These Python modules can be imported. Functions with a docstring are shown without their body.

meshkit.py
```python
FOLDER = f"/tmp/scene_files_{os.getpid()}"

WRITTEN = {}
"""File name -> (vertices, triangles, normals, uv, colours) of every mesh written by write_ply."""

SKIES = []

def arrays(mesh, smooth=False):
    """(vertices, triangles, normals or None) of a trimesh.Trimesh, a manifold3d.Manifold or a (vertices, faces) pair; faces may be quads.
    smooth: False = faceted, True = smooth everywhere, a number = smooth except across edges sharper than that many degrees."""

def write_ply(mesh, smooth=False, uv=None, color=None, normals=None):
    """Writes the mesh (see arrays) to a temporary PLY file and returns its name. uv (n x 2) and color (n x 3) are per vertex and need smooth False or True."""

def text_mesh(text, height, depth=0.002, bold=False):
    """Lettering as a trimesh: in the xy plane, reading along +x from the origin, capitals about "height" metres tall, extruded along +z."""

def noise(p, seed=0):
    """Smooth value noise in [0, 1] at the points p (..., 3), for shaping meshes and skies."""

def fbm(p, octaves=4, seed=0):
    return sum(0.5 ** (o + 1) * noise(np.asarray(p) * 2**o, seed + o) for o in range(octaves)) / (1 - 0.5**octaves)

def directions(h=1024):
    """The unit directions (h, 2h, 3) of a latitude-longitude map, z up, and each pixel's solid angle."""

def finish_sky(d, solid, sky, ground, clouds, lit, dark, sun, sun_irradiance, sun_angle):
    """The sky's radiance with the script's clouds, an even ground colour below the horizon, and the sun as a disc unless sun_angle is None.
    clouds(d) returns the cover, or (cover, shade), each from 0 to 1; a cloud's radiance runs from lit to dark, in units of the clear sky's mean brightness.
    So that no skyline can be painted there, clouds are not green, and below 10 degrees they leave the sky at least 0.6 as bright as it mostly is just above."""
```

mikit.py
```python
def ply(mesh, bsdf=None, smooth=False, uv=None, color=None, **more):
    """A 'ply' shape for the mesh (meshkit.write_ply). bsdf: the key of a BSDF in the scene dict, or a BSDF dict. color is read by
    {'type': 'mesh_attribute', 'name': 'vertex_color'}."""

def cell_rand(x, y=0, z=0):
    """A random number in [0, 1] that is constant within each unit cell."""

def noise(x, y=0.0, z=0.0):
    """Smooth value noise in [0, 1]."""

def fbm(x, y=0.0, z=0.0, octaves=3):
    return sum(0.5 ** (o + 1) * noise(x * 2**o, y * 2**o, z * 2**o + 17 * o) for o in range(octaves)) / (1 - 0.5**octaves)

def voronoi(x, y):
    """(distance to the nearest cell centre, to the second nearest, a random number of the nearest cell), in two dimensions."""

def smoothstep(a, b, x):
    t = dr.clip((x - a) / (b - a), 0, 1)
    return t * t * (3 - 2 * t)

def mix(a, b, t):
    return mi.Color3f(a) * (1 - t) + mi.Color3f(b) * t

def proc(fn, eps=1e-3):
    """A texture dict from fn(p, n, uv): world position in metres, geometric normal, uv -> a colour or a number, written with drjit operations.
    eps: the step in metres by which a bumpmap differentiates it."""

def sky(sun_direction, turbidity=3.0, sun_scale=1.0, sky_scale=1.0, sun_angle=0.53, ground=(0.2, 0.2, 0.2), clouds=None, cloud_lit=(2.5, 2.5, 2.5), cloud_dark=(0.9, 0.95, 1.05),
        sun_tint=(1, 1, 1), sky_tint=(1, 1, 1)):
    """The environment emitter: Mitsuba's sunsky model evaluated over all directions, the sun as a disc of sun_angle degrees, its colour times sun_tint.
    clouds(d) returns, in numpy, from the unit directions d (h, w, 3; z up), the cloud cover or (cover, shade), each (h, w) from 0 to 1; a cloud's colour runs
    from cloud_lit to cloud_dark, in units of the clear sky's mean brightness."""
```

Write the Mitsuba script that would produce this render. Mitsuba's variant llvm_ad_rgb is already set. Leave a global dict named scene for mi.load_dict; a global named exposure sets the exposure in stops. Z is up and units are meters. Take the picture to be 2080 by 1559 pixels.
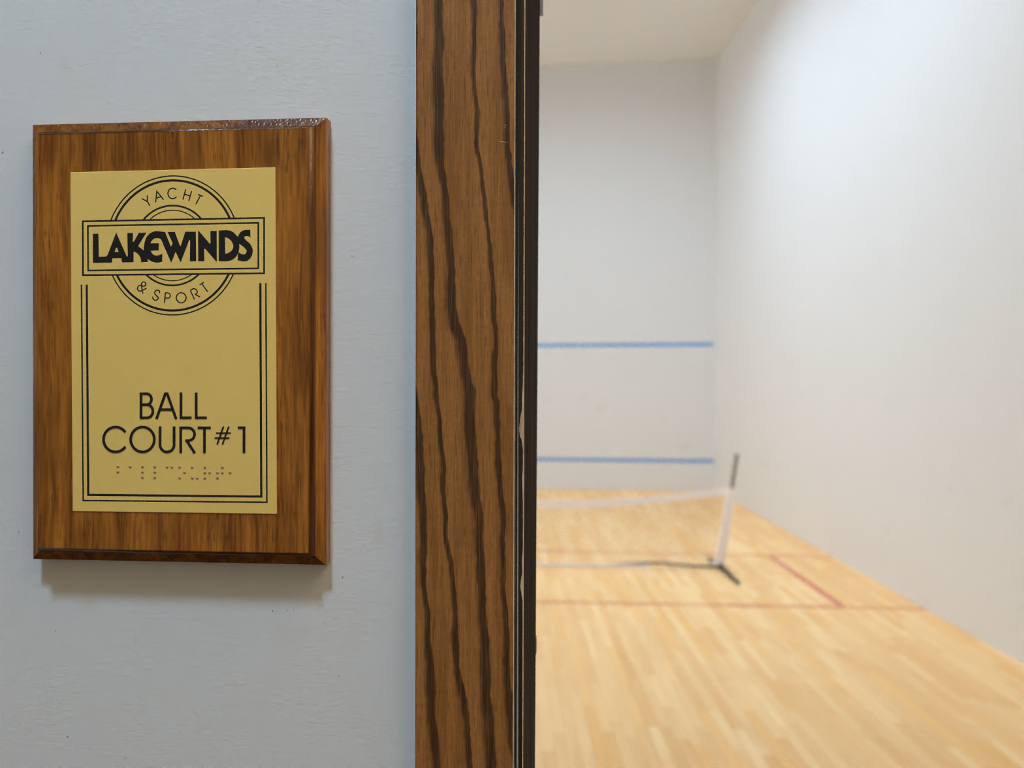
"""A brass and wood room sign beside the oak trim of a doorway that looks into a ball court."""
import math, random
import numpy as np
import trimesh
import drjit as dr
import mitsuba as mi
import mikit
from mikit import noise, fbm, smoothstep, mix, cell_rand
from shapely.geometry import Polygon, LineString, Point, box as sbox
from shapely.ops import unary_union

T4 = mi.ScalarTransform4f
scene, labels = {}, {}
random.seed(7)
rng = np.random.default_rng(7)

# ------------------------------------------------------------------ camera, exposure, lights
CAM_H, FOCAL = 1.70, 1850.0                                   # focal length in pixels of the 2080 wide frame
YAW, PITCH = math.atan(15 / FOCAL), math.atan(22.5 / FOCAL)
FWD = np.array([math.sin(YAW) * math.cos(PITCH), math.cos(YAW) * math.cos(PITCH), -math.sin(PITCH)])
scene["camera"] = {
    "type": "thinlens",
    "to_world": T4().look_at(origin=[0, 0, CAM_H], target=[float(v) for v in (np.array([0, 0, CAM_H]) + FWD)], up=[0, 0, 1]),
    "fov": math.degrees(2 * math.atan(1040 / FOCAL)), "fov_axis": "x",
    "aperture_radius": 0.0023, "focus_distance": 0.615, "near_clip": 0.02, "far_clip": 60.0,
}
exposure = 0.0

COURT_L = 10.7                                                # radiance of the court's ceiling panels
COURT_TINT = (0.785, 1.0, 1.20)
KEY_L = 142.0                                                 # radiance of the downlight over the sign
KEY_TINT = (0.68, 1.0, 1.33)
HALL_L = 4.9                                                  # radiance of the added warm fill panel in the hallway
HALL_TINT = (1.22, 1.0, 0.70)

# ------------------------------------------------------------------ drawn shapes: the plate's lettering and the casing's grain lines, wall frame mm
WORDMARK = [[[[-51.14,58.43],[-47.81,58.43],[-46.58,58.5],[-46.18,58.57],[-45.83,58.72],[-45.49,58.95],[-45.21,59.25],[-44.8,59.85],[-44.19,61.1],[-38.61,74.78],[-31.15,58.42],[-30.37,58.41],[-30.62,74.35],[-26.66,74.36],[-26.8,68.48],[-25.85,68.57],[-22.44,74.39],[-16.98,74.48],[-22.99,65.36],[-18.96,62.37],[-18.83,64.5],[-18.49,66.89],[-17.8,69.51],[-17.39,70.59],[-17.13,71.09],[-16.82,71.57],[-16.09,72.48],[-15.69,72.9],[-14.86,73.64],[-14.44,73.96],[-13.55,74.49],[-12.16,75.05],[-11.69,75.18],[-10.73,75.34],[-9.3,75.4],[-8.4,75.33],[-6.61,75.04],[-3.76,74.71],[0.22,64.81],[0.79,65.32],[1.57,67.04],[-1.91,74.68],[3.12,74.68],[6.72,65.24],[7.26,65.04],[10.61,74.73],[17.96,74.63],[18.13,54.57],[13.73,54.55],[13.99,68.74],[13.26,69.01],[7.17,53.89],[3.85,60.77],[3.45,60.78],[0.54,53.8],[-4.64,65.13],[-5.94,68.39],[-6.14,68.75],[-6.84,69.75],[-7.31,70.16],[-7.57,70.3],[-8.17,70.52],[-8.82,70.64],[-9.5,70.67],[-10.22,70.63],[-10.94,70.48],[-11.59,70.22],[-12.2,69.84],[-12.76,69.36],[-13.3,68.8],[-14.39,67.19],[-8.16,67.04],[-8.42,62.21],[-14.08,62.09],[-13.27,60.61],[-12.67,59.9],[-12.22,59.53],[-11.73,59.22],[-11.19,58.97],[-10.6,58.78],[-9.99,58.69],[-9.68,58.69],[-8.71,58.86],[-7.65,59.18],[-5.78,59.93],[-5.87,54.51],[-7.97,54.06],[-9.08,53.94],[-10.04,53.97],[-11.74,54.26],[-13.1,54.66],[-13.92,55.04],[-15.45,55.98],[-16.59,56.77],[-15.97,54.47],[-20.79,54.36],[-20.95,55.96],[-21.18,56.9],[-21.39,57.49],[-21.68,58.08],[-22.3,59.02],[-23.02,59.87],[-23.51,60.32],[-24.01,60.7],[-24.84,61.17],[-26.29,61.69],[-26.33,54.36],[-34.45,54.35],[-34.98,57.27],[-41.49,57.18],[-41.85,54.27],[-55.39,54.26],[-55.34,74.21],[-51.43,74.29]],[[-37.99,64.49],[-38.91,64.43],[-39.84,61.53],[-36.89,61.59]]],[[[27.75,66.32],[28.31,66.79],[28.21,74.96],[32.6,74.96],[32.68,54.08],[32.18,54.25],[24.4,63.09],[23.74,62.52],[23.87,54.5],[19.6,54.55],[19.56,75.24],[20.12,75.08]]],[[[47.16,70.7],[47.83,71.49],[48.48,72.81],[48.86,73.32],[49.57,74.07],[49.85,74.29],[50.47,74.66],[51.57,75.07],[52.46,75.25],[53.71,75.34],[56.09,75.36],[56.24,70.09],[55.42,70.72],[54.92,71.0],[54.43,71.16],[53.68,71.26],[52.97,71.17],[52.33,70.9],[52.18,70.79],[51.98,70.52],[51.89,70.21],[51.95,69.83],[52.05,69.62],[52.6,68.9],[53.38,68.13],[54.41,67.34],[55.07,66.76],[55.67,66.11],[56.23,65.41],[56.93,64.26],[57.31,63.37],[57.6,62.49],[57.76,61.75],[57.79,61.14],[57.69,60.18],[57.46,58.93],[57.2,58.05],[57.02,57.64],[56.55,56.84],[55.98,56.07],[55.36,55.42],[54.41,54.7],[53.73,54.36],[53.38,54.23],[52.69,54.09],[51.96,54.06],[50.47,54.22],[47.27,54.88],[47.44,58.07],[47.95,60.37],[49.16,59.48],[49.98,59.07],[50.55,58.88],[51.08,58.76],[51.8,58.77],[52.4,58.97],[52.88,59.38],[53.33,60.12],[53.48,60.55],[53.57,60.99],[53.54,61.36],[53.33,61.81],[52.72,62.6],[52.03,63.36],[51.46,63.86],[50.78,64.37],[48.4,65.98],[48.24,66.38],[48.4,65.14],[48.45,63.66],[48.28,62.38],[47.96,60.82],[47.76,60.09],[47.45,59.35],[46.72,58.13],[45.79,56.97],[45.07,56.32],[43.88,55.47],[43.04,55.04],[42.18,54.71],[40.81,54.37],[39.73,54.28],[37.83,54.28],[34.01,54.45],[34.09,75.2],[39.57,75.37],[41.27,75.14],[42.22,74.92],[43.35,74.42],[44.04,74.0],[44.67,73.53],[46.63,71.53],[46.99,71.05]],[[38.58,59.46],[39.55,59.6],[40.17,59.76],[41.52,60.31],[42.16,60.69],[43.0,61.42],[43.66,62.27],[43.94,62.9],[44.19,63.88],[44.24,64.72],[44.1,65.48],[43.54,66.91],[43.1,67.69],[42.57,68.35],[41.55,69.2],[40.54,69.86],[39.57,70.33],[39.05,70.49],[38.87,70.5],[38.6,70.38],[38.39,70.18]]]]
LETTERS = [["B",1.66,[[[-21.3,-34.62],[-21.39,-52.67]],[[-21.3,-35.39],[-17.31,-35.38],[-17.31,-35.38],[-16.83,-35.41],[-16.37,-35.52],[-15.92,-35.69],[-15.5,-35.92],[-15.11,-36.22],[-14.77,-36.57],[-14.47,-36.96],[-14.22,-37.4],[-14.04,-37.87],[-13.91,-38.36],[-13.85,-38.87],[-13.85,-39.39],[-13.92,-39.89],[-14.05,-40.39],[-14.24,-40.86],[-14.49,-41.3],[-14.79,-41.7],[-15.14,-42.05],[-15.53,-42.35],[-15.95,-42.58],[-16.4,-42.76],[-16.87,-42.86],[-17.34,-42.9],[-21.34,-42.91]],[[-21.34,-42.91],[-16.98,-42.9],[-16.98,-42.9],[-16.42,-42.94],[-15.87,-43.06],[-15.33,-43.26],[-14.83,-43.54],[-14.38,-43.89],[-13.96,-44.3],[-13.61,-44.77],[-13.32,-45.29],[-13.1,-45.85],[-12.95,-46.43],[-12.88,-47.04],[-12.88,-47.64],[-12.96,-48.25],[-13.11,-48.83],[-13.34,-49.39],[-13.64,-49.91],[-14.0,-50.39],[-14.41,-50.8],[-14.87,-51.16],[-15.38,-51.44],[-15.91,-51.65],[-16.46,-51.77],[-17.03,-51.82],[-21.39,-51.84]]]],["A",1.66,[[[-10.36,-52.62],[-3.9,-35.07]],[[3.61,-52.56],[-2.74,-35.07]],[[-8.08,-46.21],[1.33,-46.17]],[[-4.48,-35.35],[-2.16,-35.35]]]],["L",1.66,[[[7.15,-34.56],[7.07,-51.71],[14.42,-51.67]]]],["L",1.66,[[[17.88,-34.54],[17.8,-51.66],[25.2,-51.62]]]],["C",1.66,[[[-32.75,-71.78],[-33.21,-72.35],[-33.72,-72.88],[-34.27,-73.37],[-34.86,-73.81],[-35.48,-74.2],[-36.14,-74.54],[-36.82,-74.82],[-37.52,-75.04],[-38.24,-75.21],[-38.97,-75.31],[-39.7,-75.35],[-40.44,-75.33],[-41.17,-75.25],[-41.88,-75.1],[-42.59,-74.9],[-43.27,-74.63],[-43.93,-74.31],[-44.55,-73.94],[-45.14,-73.51],[-45.69,-73.04],[-46.2,-72.52],[-46.66,-71.96],[-47.07,-71.36],[-47.43,-70.72],[-47.73,-70.06],[-47.97,-69.38],[-48.16,-68.68],[-48.28,-67.96],[-48.34,-67.24],[-48.33,-66.51],[-48.26,-65.78],[-48.14,-65.06],[-47.95,-64.36],[-47.69,-63.67],[-47.39,-63.01],[-47.02,-62.37],[-46.61,-61.77],[-46.14,-61.2],[-45.62,-60.67],[-45.07,-60.19],[-44.47,-59.76],[-43.84,-59.37],[-43.18,-59.04],[-42.5,-58.77],[-41.79,-58.56],[-41.07,-58.4],[-40.34,-58.31],[-39.61,-58.28],[-38.87,-58.31],[-38.15,-58.4],[-37.43,-58.56],[-36.73,-58.77],[-36.05,-59.04],[-35.4,-59.37],[-34.78,-59.75],[-34.2,-60.18],[-33.65,-60.67],[-33.15,-61.19],[-32.7,-61.76]]]],["O",1.66,[[[-11.95,-66.63],[-11.98,-67.38],[-12.09,-68.12],[-12.25,-68.86],[-12.48,-69.58],[-12.78,-70.27],[-13.13,-70.94],[-13.54,-71.57],[-14.0,-72.17],[-14.51,-72.72],[-15.07,-73.23],[-15.67,-73.68],[-16.3,-74.08],[-16.97,-74.43],[-17.67,-74.71],[-18.38,-74.93],[-19.12,-75.08],[-19.86,-75.17],[-20.6,-75.19],[-21.35,-75.15],[-22.09,-75.04],[-22.81,-74.86],[-23.51,-74.62],[-24.19,-74.32],[-24.85,-73.96],[-25.46,-73.54],[-26.04,-73.07],[-26.57,-72.55],[-27.05,-71.98],[-27.48,-71.37],[-27.86,-70.72],[-28.18,-70.04],[-28.43,-69.34],[-28.62,-68.61],[-28.75,-67.87],[-28.81,-67.12],[-28.81,-66.36],[-28.74,-65.61],[-28.6,-64.87],[-28.4,-64.14],[-28.14,-63.43],[-27.82,-62.75],[-27.43,-62.1],[-27.0,-61.48],[-26.51,-60.91],[-25.97,-60.38],[-25.39,-59.9],[-24.77,-59.47],[-24.12,-59.1],[-23.43,-58.79],[-22.72,-58.54],[-22.0,-58.35],[-21.26,-58.23],[-20.52,-58.18],[-19.77,-58.19],[-19.03,-58.27],[-18.3,-58.41],[-17.58,-58.62],[-16.89,-58.9],[-16.23,-59.23],[-15.6,-59.62],[-15.0,-60.07],[-14.45,-60.57],[-13.94,-61.11],[-13.49,-61.7],[-13.08,-62.33],[-12.74,-62.99],[-12.45,-63.68],[-12.23,-64.4],[-12.07,-65.13],[-11.98,-65.88],[-11.95,-66.63]]]],["U",1.66,[[[-7.84,-57.69],[-7.91,-70.22],[-7.86,-70.89],[-7.73,-71.55],[-7.5,-72.19],[-7.19,-72.78],[-6.8,-73.33],[-6.34,-73.82],[-5.81,-74.24],[-5.23,-74.59],[-4.6,-74.85],[-3.95,-75.03],[-3.27,-75.12],[-2.59,-75.11],[-1.92,-75.01],[-1.26,-74.83],[-0.63,-74.55],[-0.05,-74.2],[0.48,-73.77],[0.95,-73.27],[1.34,-72.72],[1.66,-72.12],[1.89,-71.48],[2.03,-70.82],[2.08,-70.15],[2.14,-57.64]]]],["R",1.66,[[[6.83,-57.75],[6.75,-75.81]],[[6.83,-58.58],[12.01,-58.55],[12.01,-58.55],[12.64,-58.59],[13.26,-58.71],[13.85,-58.91],[14.41,-59.18],[14.92,-59.52],[15.38,-59.92],[15.77,-60.38],[16.09,-60.89],[16.34,-61.44],[16.51,-62.01],[16.59,-62.6],[16.59,-63.2],[16.5,-63.79],[16.33,-64.36],[16.08,-64.91],[15.75,-65.42],[15.35,-65.89],[14.89,-66.3],[14.37,-66.65],[13.81,-66.93],[13.22,-67.13],[12.6,-67.25],[11.98,-67.3],[10.1,-67.31]],[[10.75,-66.96],[16.69,-75.73]]]],["T",1.66,[[[18.92,-58.52],[27.89,-58.47]],[[23.59,-58.49],[23.52,-75.68]]]],["#",0.97,[[[32.5,-69.72],[36.99,-57.59]],[[36.22,-69.69],[40.7,-57.57]],[[31.82,-62.04],[41.97,-61.98]],[[30.8,-65.44],[41.03,-65.37]]]],["1",1.66,[[[47.12,-58.29],[52.32,-58.26]],[[51.39,-58.27],[51.33,-75.45]]]],["Y",0.8,[[[-20.16,97.71],[-16.26,95.58]],[[-16.16,99.96],[-16.18,95.58],[-14.39,92.71]]]],["A",0.8,[[[-10.34,94.96],[-9.5,102.41],[-4.69,96.67]],[[-9.93,97.79],[-6.7,98.76]]]],["C",0.8,[[[4.39,98.56],[4.17,98.3],[3.93,98.06],[3.66,97.85],[3.38,97.67],[3.08,97.52],[2.77,97.4],[2.44,97.31],[2.11,97.26],[1.78,97.25],[1.45,97.27],[1.12,97.32],[0.79,97.41],[0.48,97.53],[0.18,97.69],[-0.11,97.88],[-0.38,98.09],[-0.62,98.33],[-0.84,98.6],[-1.04,98.89],[-1.21,99.2],[-1.35,99.52],[-1.46,99.86],[-1.53,100.2],[-1.58,100.55],[-1.59,100.91],[-1.56,101.26],[-1.51,101.61],[-1.42,101.95],[-1.3,102.28],[-1.15,102.59],[-0.97,102.89],[-0.76,103.16],[-0.53,103.41],[-0.27,103.64],[0.0,103.83],[0.3,104.0],[0.6,104.14],[0.92,104.24],[1.25,104.3],[1.58,104.34],[1.91,104.33],[2.25,104.3],[2.57,104.22],[2.89,104.12],[3.2,103.98],[3.5,103.81],[3.77,103.61],[4.03,103.38],[4.26,103.12]]]],["H",0.8,[[[11.01,103.45],[9.03,96.55]],[[15.14,102.22],[13.03,95.46]],[[10.06,100.13],[14.06,98.9]]]],["T",0.8,[[[19.67,99.83],[23.12,98.36]],[[21.39,99.08],[18.04,93.19]]]],["&",0.78,[[[-17.65,39.38],[-17.68,39.11],[-17.75,38.85],[-17.87,38.6],[-18.03,38.38],[-18.23,38.2],[-18.46,38.05],[-18.71,37.95],[-18.97,37.89],[-19.25,37.88],[-19.52,37.92],[-19.77,38.0],[-20.01,38.14],[-20.23,38.31],[-20.4,38.51],[-20.54,38.75],[-20.64,39.0],[-20.68,39.27],[-20.68,39.54],[-20.63,39.8],[-20.54,40.06],[-20.39,40.29],[-20.21,40.49],[-20.0,40.66],[-19.76,40.79],[-19.5,40.87],[-19.23,40.9],[-18.96,40.89],[-18.69,40.82],[-18.44,40.71],[-18.22,40.56],[-18.02,40.37],[-17.86,40.15],[-17.75,39.91],[-17.68,39.65],[-17.65,39.38]],[[-20.66,38.59],[-20.9,38.57],[-21.24,38.56],[-21.64,38.53],[-22.05,38.48],[-22.43,38.4],[-22.73,38.26],[-22.96,38.05],[-23.16,37.77],[-23.33,37.46],[-23.46,37.13],[-23.55,36.81],[-23.59,36.52],[-23.57,36.25],[-23.5,35.98],[-23.38,35.71],[-23.24,35.46],[-23.07,35.24],[-22.9,35.06],[-22.71,34.91],[-22.5,34.8],[-22.27,34.71],[-22.03,34.65],[-21.78,34.62],[-21.53,34.61],[-21.31,34.64],[-21.09,34.69],[-20.87,34.78],[-20.63,34.89],[-20.35,35.02],[-20.01,35.18],[-19.58,35.39],[-19.04,35.65],[-18.47,35.93],[-17.92,36.21],[-17.45,36.44],[-17.12,36.61]],[[-20.66,38.82],[-20.65,38.62],[-20.63,38.36],[-20.61,38.05],[-20.57,37.68],[-20.53,37.26],[-20.46,36.78],[-20.36,36.19],[-20.23,35.47],[-20.08,34.69],[-19.93,33.94],[-19.81,33.3],[-19.72,32.85]]]],["S",0.78,[[[-7.83,33.19],[-7.84,33.36],[-7.84,33.6],[-7.84,33.88],[-7.86,34.17],[-7.92,34.44],[-8.04,34.65],[-8.21,34.81],[-8.44,34.96],[-8.71,35.09],[-9.0,35.18],[-9.28,35.23],[-9.55,35.24],[-9.82,35.19],[-10.1,35.08],[-10.39,34.94],[-10.66,34.76],[-10.89,34.57],[-11.07,34.38],[-11.18,34.17],[-11.26,33.94],[-11.3,33.68],[-11.3,33.43],[-11.28,33.17],[-11.23,32.93],[-11.14,32.7],[-11.01,32.47],[-10.86,32.25],[-10.69,32.03],[-10.5,31.82],[-10.32,31.62],[-10.13,31.43],[-9.9,31.26],[-9.67,31.09],[-9.45,30.93],[-9.26,30.77],[-9.12,30.59],[-9.02,30.4],[-8.94,30.21],[-8.9,30.01],[-8.89,29.81],[-8.91,29.61],[-8.97,29.43],[-9.07,29.24],[-9.22,29.04],[-9.41,28.85],[-9.61,28.67],[-9.83,28.53],[-10.04,28.42],[-10.25,28.35],[-10.48,28.31],[-10.72,28.31],[-10.96,28.32],[-11.19,28.36],[-11.4,28.43],[-11.6,28.52],[-11.8,28.63],[-11.99,28.77],[-12.17,28.93],[-12.32,29.11],[-12.46,29.31],[-12.56,29.55],[-12.64,29.85],[-12.7,30.16],[-12.74,30.47],[-12.78,30.73],[-12.81,30.91]]]],["P",0.78,[[[-3.66,33.59],[-4.51,26.55]],[[-3.66,33.39],[-3.42,33.37],[-3.07,33.36],[-2.67,33.34],[-2.26,33.3],[-1.87,33.24],[-1.54,33.14],[-1.27,33.0],[-1.02,32.83],[-0.8,32.63],[-0.61,32.42],[-0.45,32.19],[-0.34,31.97],[-0.27,31.74],[-0.25,31.49],[-0.26,31.23],[-0.3,30.97],[-0.39,30.73],[-0.5,30.52],[-0.65,30.33],[-0.83,30.16],[-1.05,29.99],[-1.3,29.85],[-1.57,29.74],[-1.86,29.66],[-2.2,29.63],[-2.61,29.65],[-3.03,29.69],[-3.44,29.75],[-3.79,29.8],[-4.04,29.83]]]],["O",0.78,[[[10.9,29.86],[10.88,29.49],[10.82,29.14],[10.72,28.79],[10.58,28.45],[10.41,28.13],[10.21,27.82],[9.97,27.55],[9.7,27.29],[9.41,27.07],[9.1,26.88],[8.77,26.72],[8.42,26.6],[8.06,26.52],[7.7,26.47],[7.33,26.47],[6.96,26.5],[6.6,26.57],[6.24,26.68],[5.9,26.82],[5.58,27.0],[5.28,27.21],[5.0,27.45],[4.76,27.72],[4.54,28.02],[4.35,28.33],[4.2,28.66],[4.09,29.01],[4.01,29.37],[3.97,29.73],[3.97,30.09],[4.01,30.45],[4.09,30.81],[4.21,31.15],[4.37,31.48],[4.55,31.8],[4.78,32.09],[5.03,32.35],[5.31,32.59],[5.61,32.8],[5.93,32.97],[6.27,33.11],[6.63,33.21],[6.99,33.27],[7.36,33.3],[7.73,33.29],[8.09,33.24],[8.45,33.15],[8.8,33.02],[9.13,32.86],[9.44,32.66],[9.73,32.44],[9.99,32.18],[10.22,31.9],[10.43,31.6],[10.59,31.27],[10.73,30.93],[10.82,30.58],[10.88,30.22],[10.9,29.86]]]],["R",0.78,[[[13.9,34.9],[16.82,28.66]],[[13.9,34.9],[14.16,35.03],[14.53,35.23],[14.96,35.46],[15.42,35.69],[15.86,35.86],[16.25,35.95],[16.59,35.95],[16.93,35.89],[17.25,35.78],[17.55,35.64],[17.82,35.47],[18.05,35.3],[18.25,35.1],[18.42,34.86],[18.56,34.6],[18.67,34.34],[18.75,34.08],[18.79,33.85],[18.8,33.63],[18.76,33.42],[18.69,33.21],[18.59,33.02],[18.47,32.84],[18.34,32.69],[18.17,32.56],[17.95,32.46],[17.71,32.37],[17.47,32.29],[17.27,32.23],[17.13,32.18]],[[17.13,32.18],[20.73,30.36]]]],["T",0.78,[[[20.46,38.46],[23.47,40.31]],[[22.03,39.37],[26.14,33.79]]]]]
DOTS = [[-38.19,-85.48],[-38.21,-89.12],[-29.43,-85.54],[-20.62,-85.46],[-20.63,-89.16],[-20.65,-92.79],[-11.75,-85.44],[-11.77,-89.07],[-11.79,-92.76],[-2.98,-85.5],[0.34,-85.54],[5.91,-85.48],[9.35,-89.13],[5.87,-92.79],[14.77,-85.47],[14.89,-92.76],[18.27,-92.79],[23.69,-85.38],[23.67,-89.13],[27.12,-89.09],[23.66,-92.74],[32.64,-89.04],[36.02,-85.4],[36.0,-89.0],[32.62,-92.64],[41.44,-88.95]]
GRAIN = {"A":[[15],[[219.13,-285.7],[218.8,-267.82],[217.05,-250.99],[216.16,-229.83],[214.84,-212.99],[214.51,-187.54],[213.53,-162.13],[212.38,-136.74],[211.23,-115.65],[208.91,-102.83],[206.93,-86.04],[205.95,-60.69],[205.3,-33.7],[200.99,-17.59],[199.35,-0.82],[195.04,11.69],[193.38,24.53],[192.4,45.57],[191.1,70.87],[189.46,96.16],[188.13,105.36],[185.29,122.14],[184.05,143.15],[184.56,193.54],[185.26,227.16]]],"B":[[11],[[235.02,-272.17],[232.38,-246.16],[230.73,-229.37],[229.41,-212.57],[229.41,-178.6],[228.09,-166.76],[227.27,-127.92],[226.45,-106.88],[224.8,-90.14],[223.15,-69.12],[223.16,-41.87],[222.17,-35.31],[222.18,11.56],[221.36,36.77],[219.22,58.05],[217.15,74.75],[214.62,95.71],[212.48,109.14],[210.01,125.85],[210.02,150.99],[208.29,176.15],[208.31,226.3]]],"C":[[10],[[236.32,82.29],[233.6,104.49],[231.4,125.38],[229.76,146.24],[228.45,167.09],[227.8,192.14],[226.49,225.62]]],"D":[[10],[[204.66,-286.28],[202.84,-264.43],[200.85,-242.92],[197.39,-226.11],[195.2,-204.94],[194.46,-179.43],[193.23,-167.53],[192.24,-149.67],[188.92,-128.54],[187.28,-103.09],[185.97,-77.65],[184.32,-52.23],[181.67,-35.4],[180.9,-5.05],[180.39,20.33],[179.75,45.69],[178.44,71.04],[174.8,96.42],[172.48,109.93],[169.49,128.4],[166.18,152.46]]],"E":[[13],[[182.75,-287.16],[180.63,-260.91],[178.94,-239.66],[177.13,-205.44],[175.98,-179.87],[174.16,-162.97],[173.52,-137.42],[172.55,-103.27],[170.91,-77.78],[169.6,-52.3],[165.28,-22.2]]],"F":[[7],[[167.56,181.96],[168.93,208.13],[169.29,227.76]]]}

# ------------------------------------------------------------------ frames
# wall frame: u to the right along the hallway wall, v up, n out of the wall, in millimetres from the sign's centre
ALPHA = math.atan(0.0925) + YAW
WN = np.array([math.sin(ALPHA), math.cos(ALPHA), 0])          # into the wall
WT = np.array([math.cos(ALPHA), -math.sin(ALPHA), 0])
ORI = np.array([-0.22555, 0.64295, 1.72121])


def wf(p):
    p = np.asarray(p, float) / 1000.0
    return ORI + p[:, :1] * WT + p[:, 1:2] * np.array([0, 0, 1.0]) - p[:, 2:3] * WN


# court
CX = 3.03                                                     # side walls at x = -CX and CX
CEIL = 6.18
FAR0, FARS = 13.365 + 0.506 * 0.1435, -0.1435                 # far wall: y = FAR0 + FARS * x
far_y = lambda x: FAR0 + FARS * x
HALL_CEIL, HALL_BACK, HALL_L_X, HALL_R_X = 3.85, -2.3, -3.4, 3.4
D0 = 0.61712                                                  # hallway wall plane: p . WN = D0
wall_y = lambda x, n: (D0 - n / 1000.0 - x * math.sin(ALPHA)) / math.cos(ALPHA)
JAMB = 128.0                                                  # wall thickness, mm


# ------------------------------------------------------------------ mesh helpers
def mesh(v, f):
    f = [list(q) for q in f]
    tri = []
    for q in f:
        for k in range(1, len(q) - 1):
            tri.append([q[0], q[k], q[k + 1]])
    return trimesh.Trimesh(np.asarray(v, float), np.asarray(tri), process=False)


def cat(ms):
    return trimesh.util.concatenate(ms)


BOXF = [(0, 3, 2, 1), (4, 5, 6, 7), (0, 1, 5, 4), (1, 2, 6, 5), (2, 3, 7, 6), (3, 0, 4, 7)]


def hexa(bottom, top):
    """Box from two rings of four corners, each counter-clockwise seen from above."""
    m = mesh(list(bottom) + list(top), BOXF)
    if m.volume < 0:
        m.invert()
    return m


def bx(x0, x1, y0, y1, z0, z1):
    return hexa([(x0, y0, z0), (x1, y0, z0), (x1, y1, z0), (x0, y1, z0)], [(x0, y0, z1), (x1, y0, z1), (x1, y1, z1), (x0, y1, z1)])


def rings(rs, cap_first=True, cap_last=True):
    """Skin over closed rings that all have the same number of points."""
    n = len(rs[0])
    v = np.vstack([np.asarray(r, float) for r in rs])
    f = []
    for k in range(len(rs) - 1):
        for i in range(n):
            j = (i + 1) % n
            f.append((k * n + i, k * n + j, (k + 1) * n + j, (k + 1) * n + i))
    if cap_first:
        f.append(tuple(range(n - 1, -1, -1)))
    if cap_last:
        f.append(tuple((len(rs) - 1) * n + i for i in range(n)))
    m = mesh(v, f)
    if m.volume < 0:
        m.invert()
    return m


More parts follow.
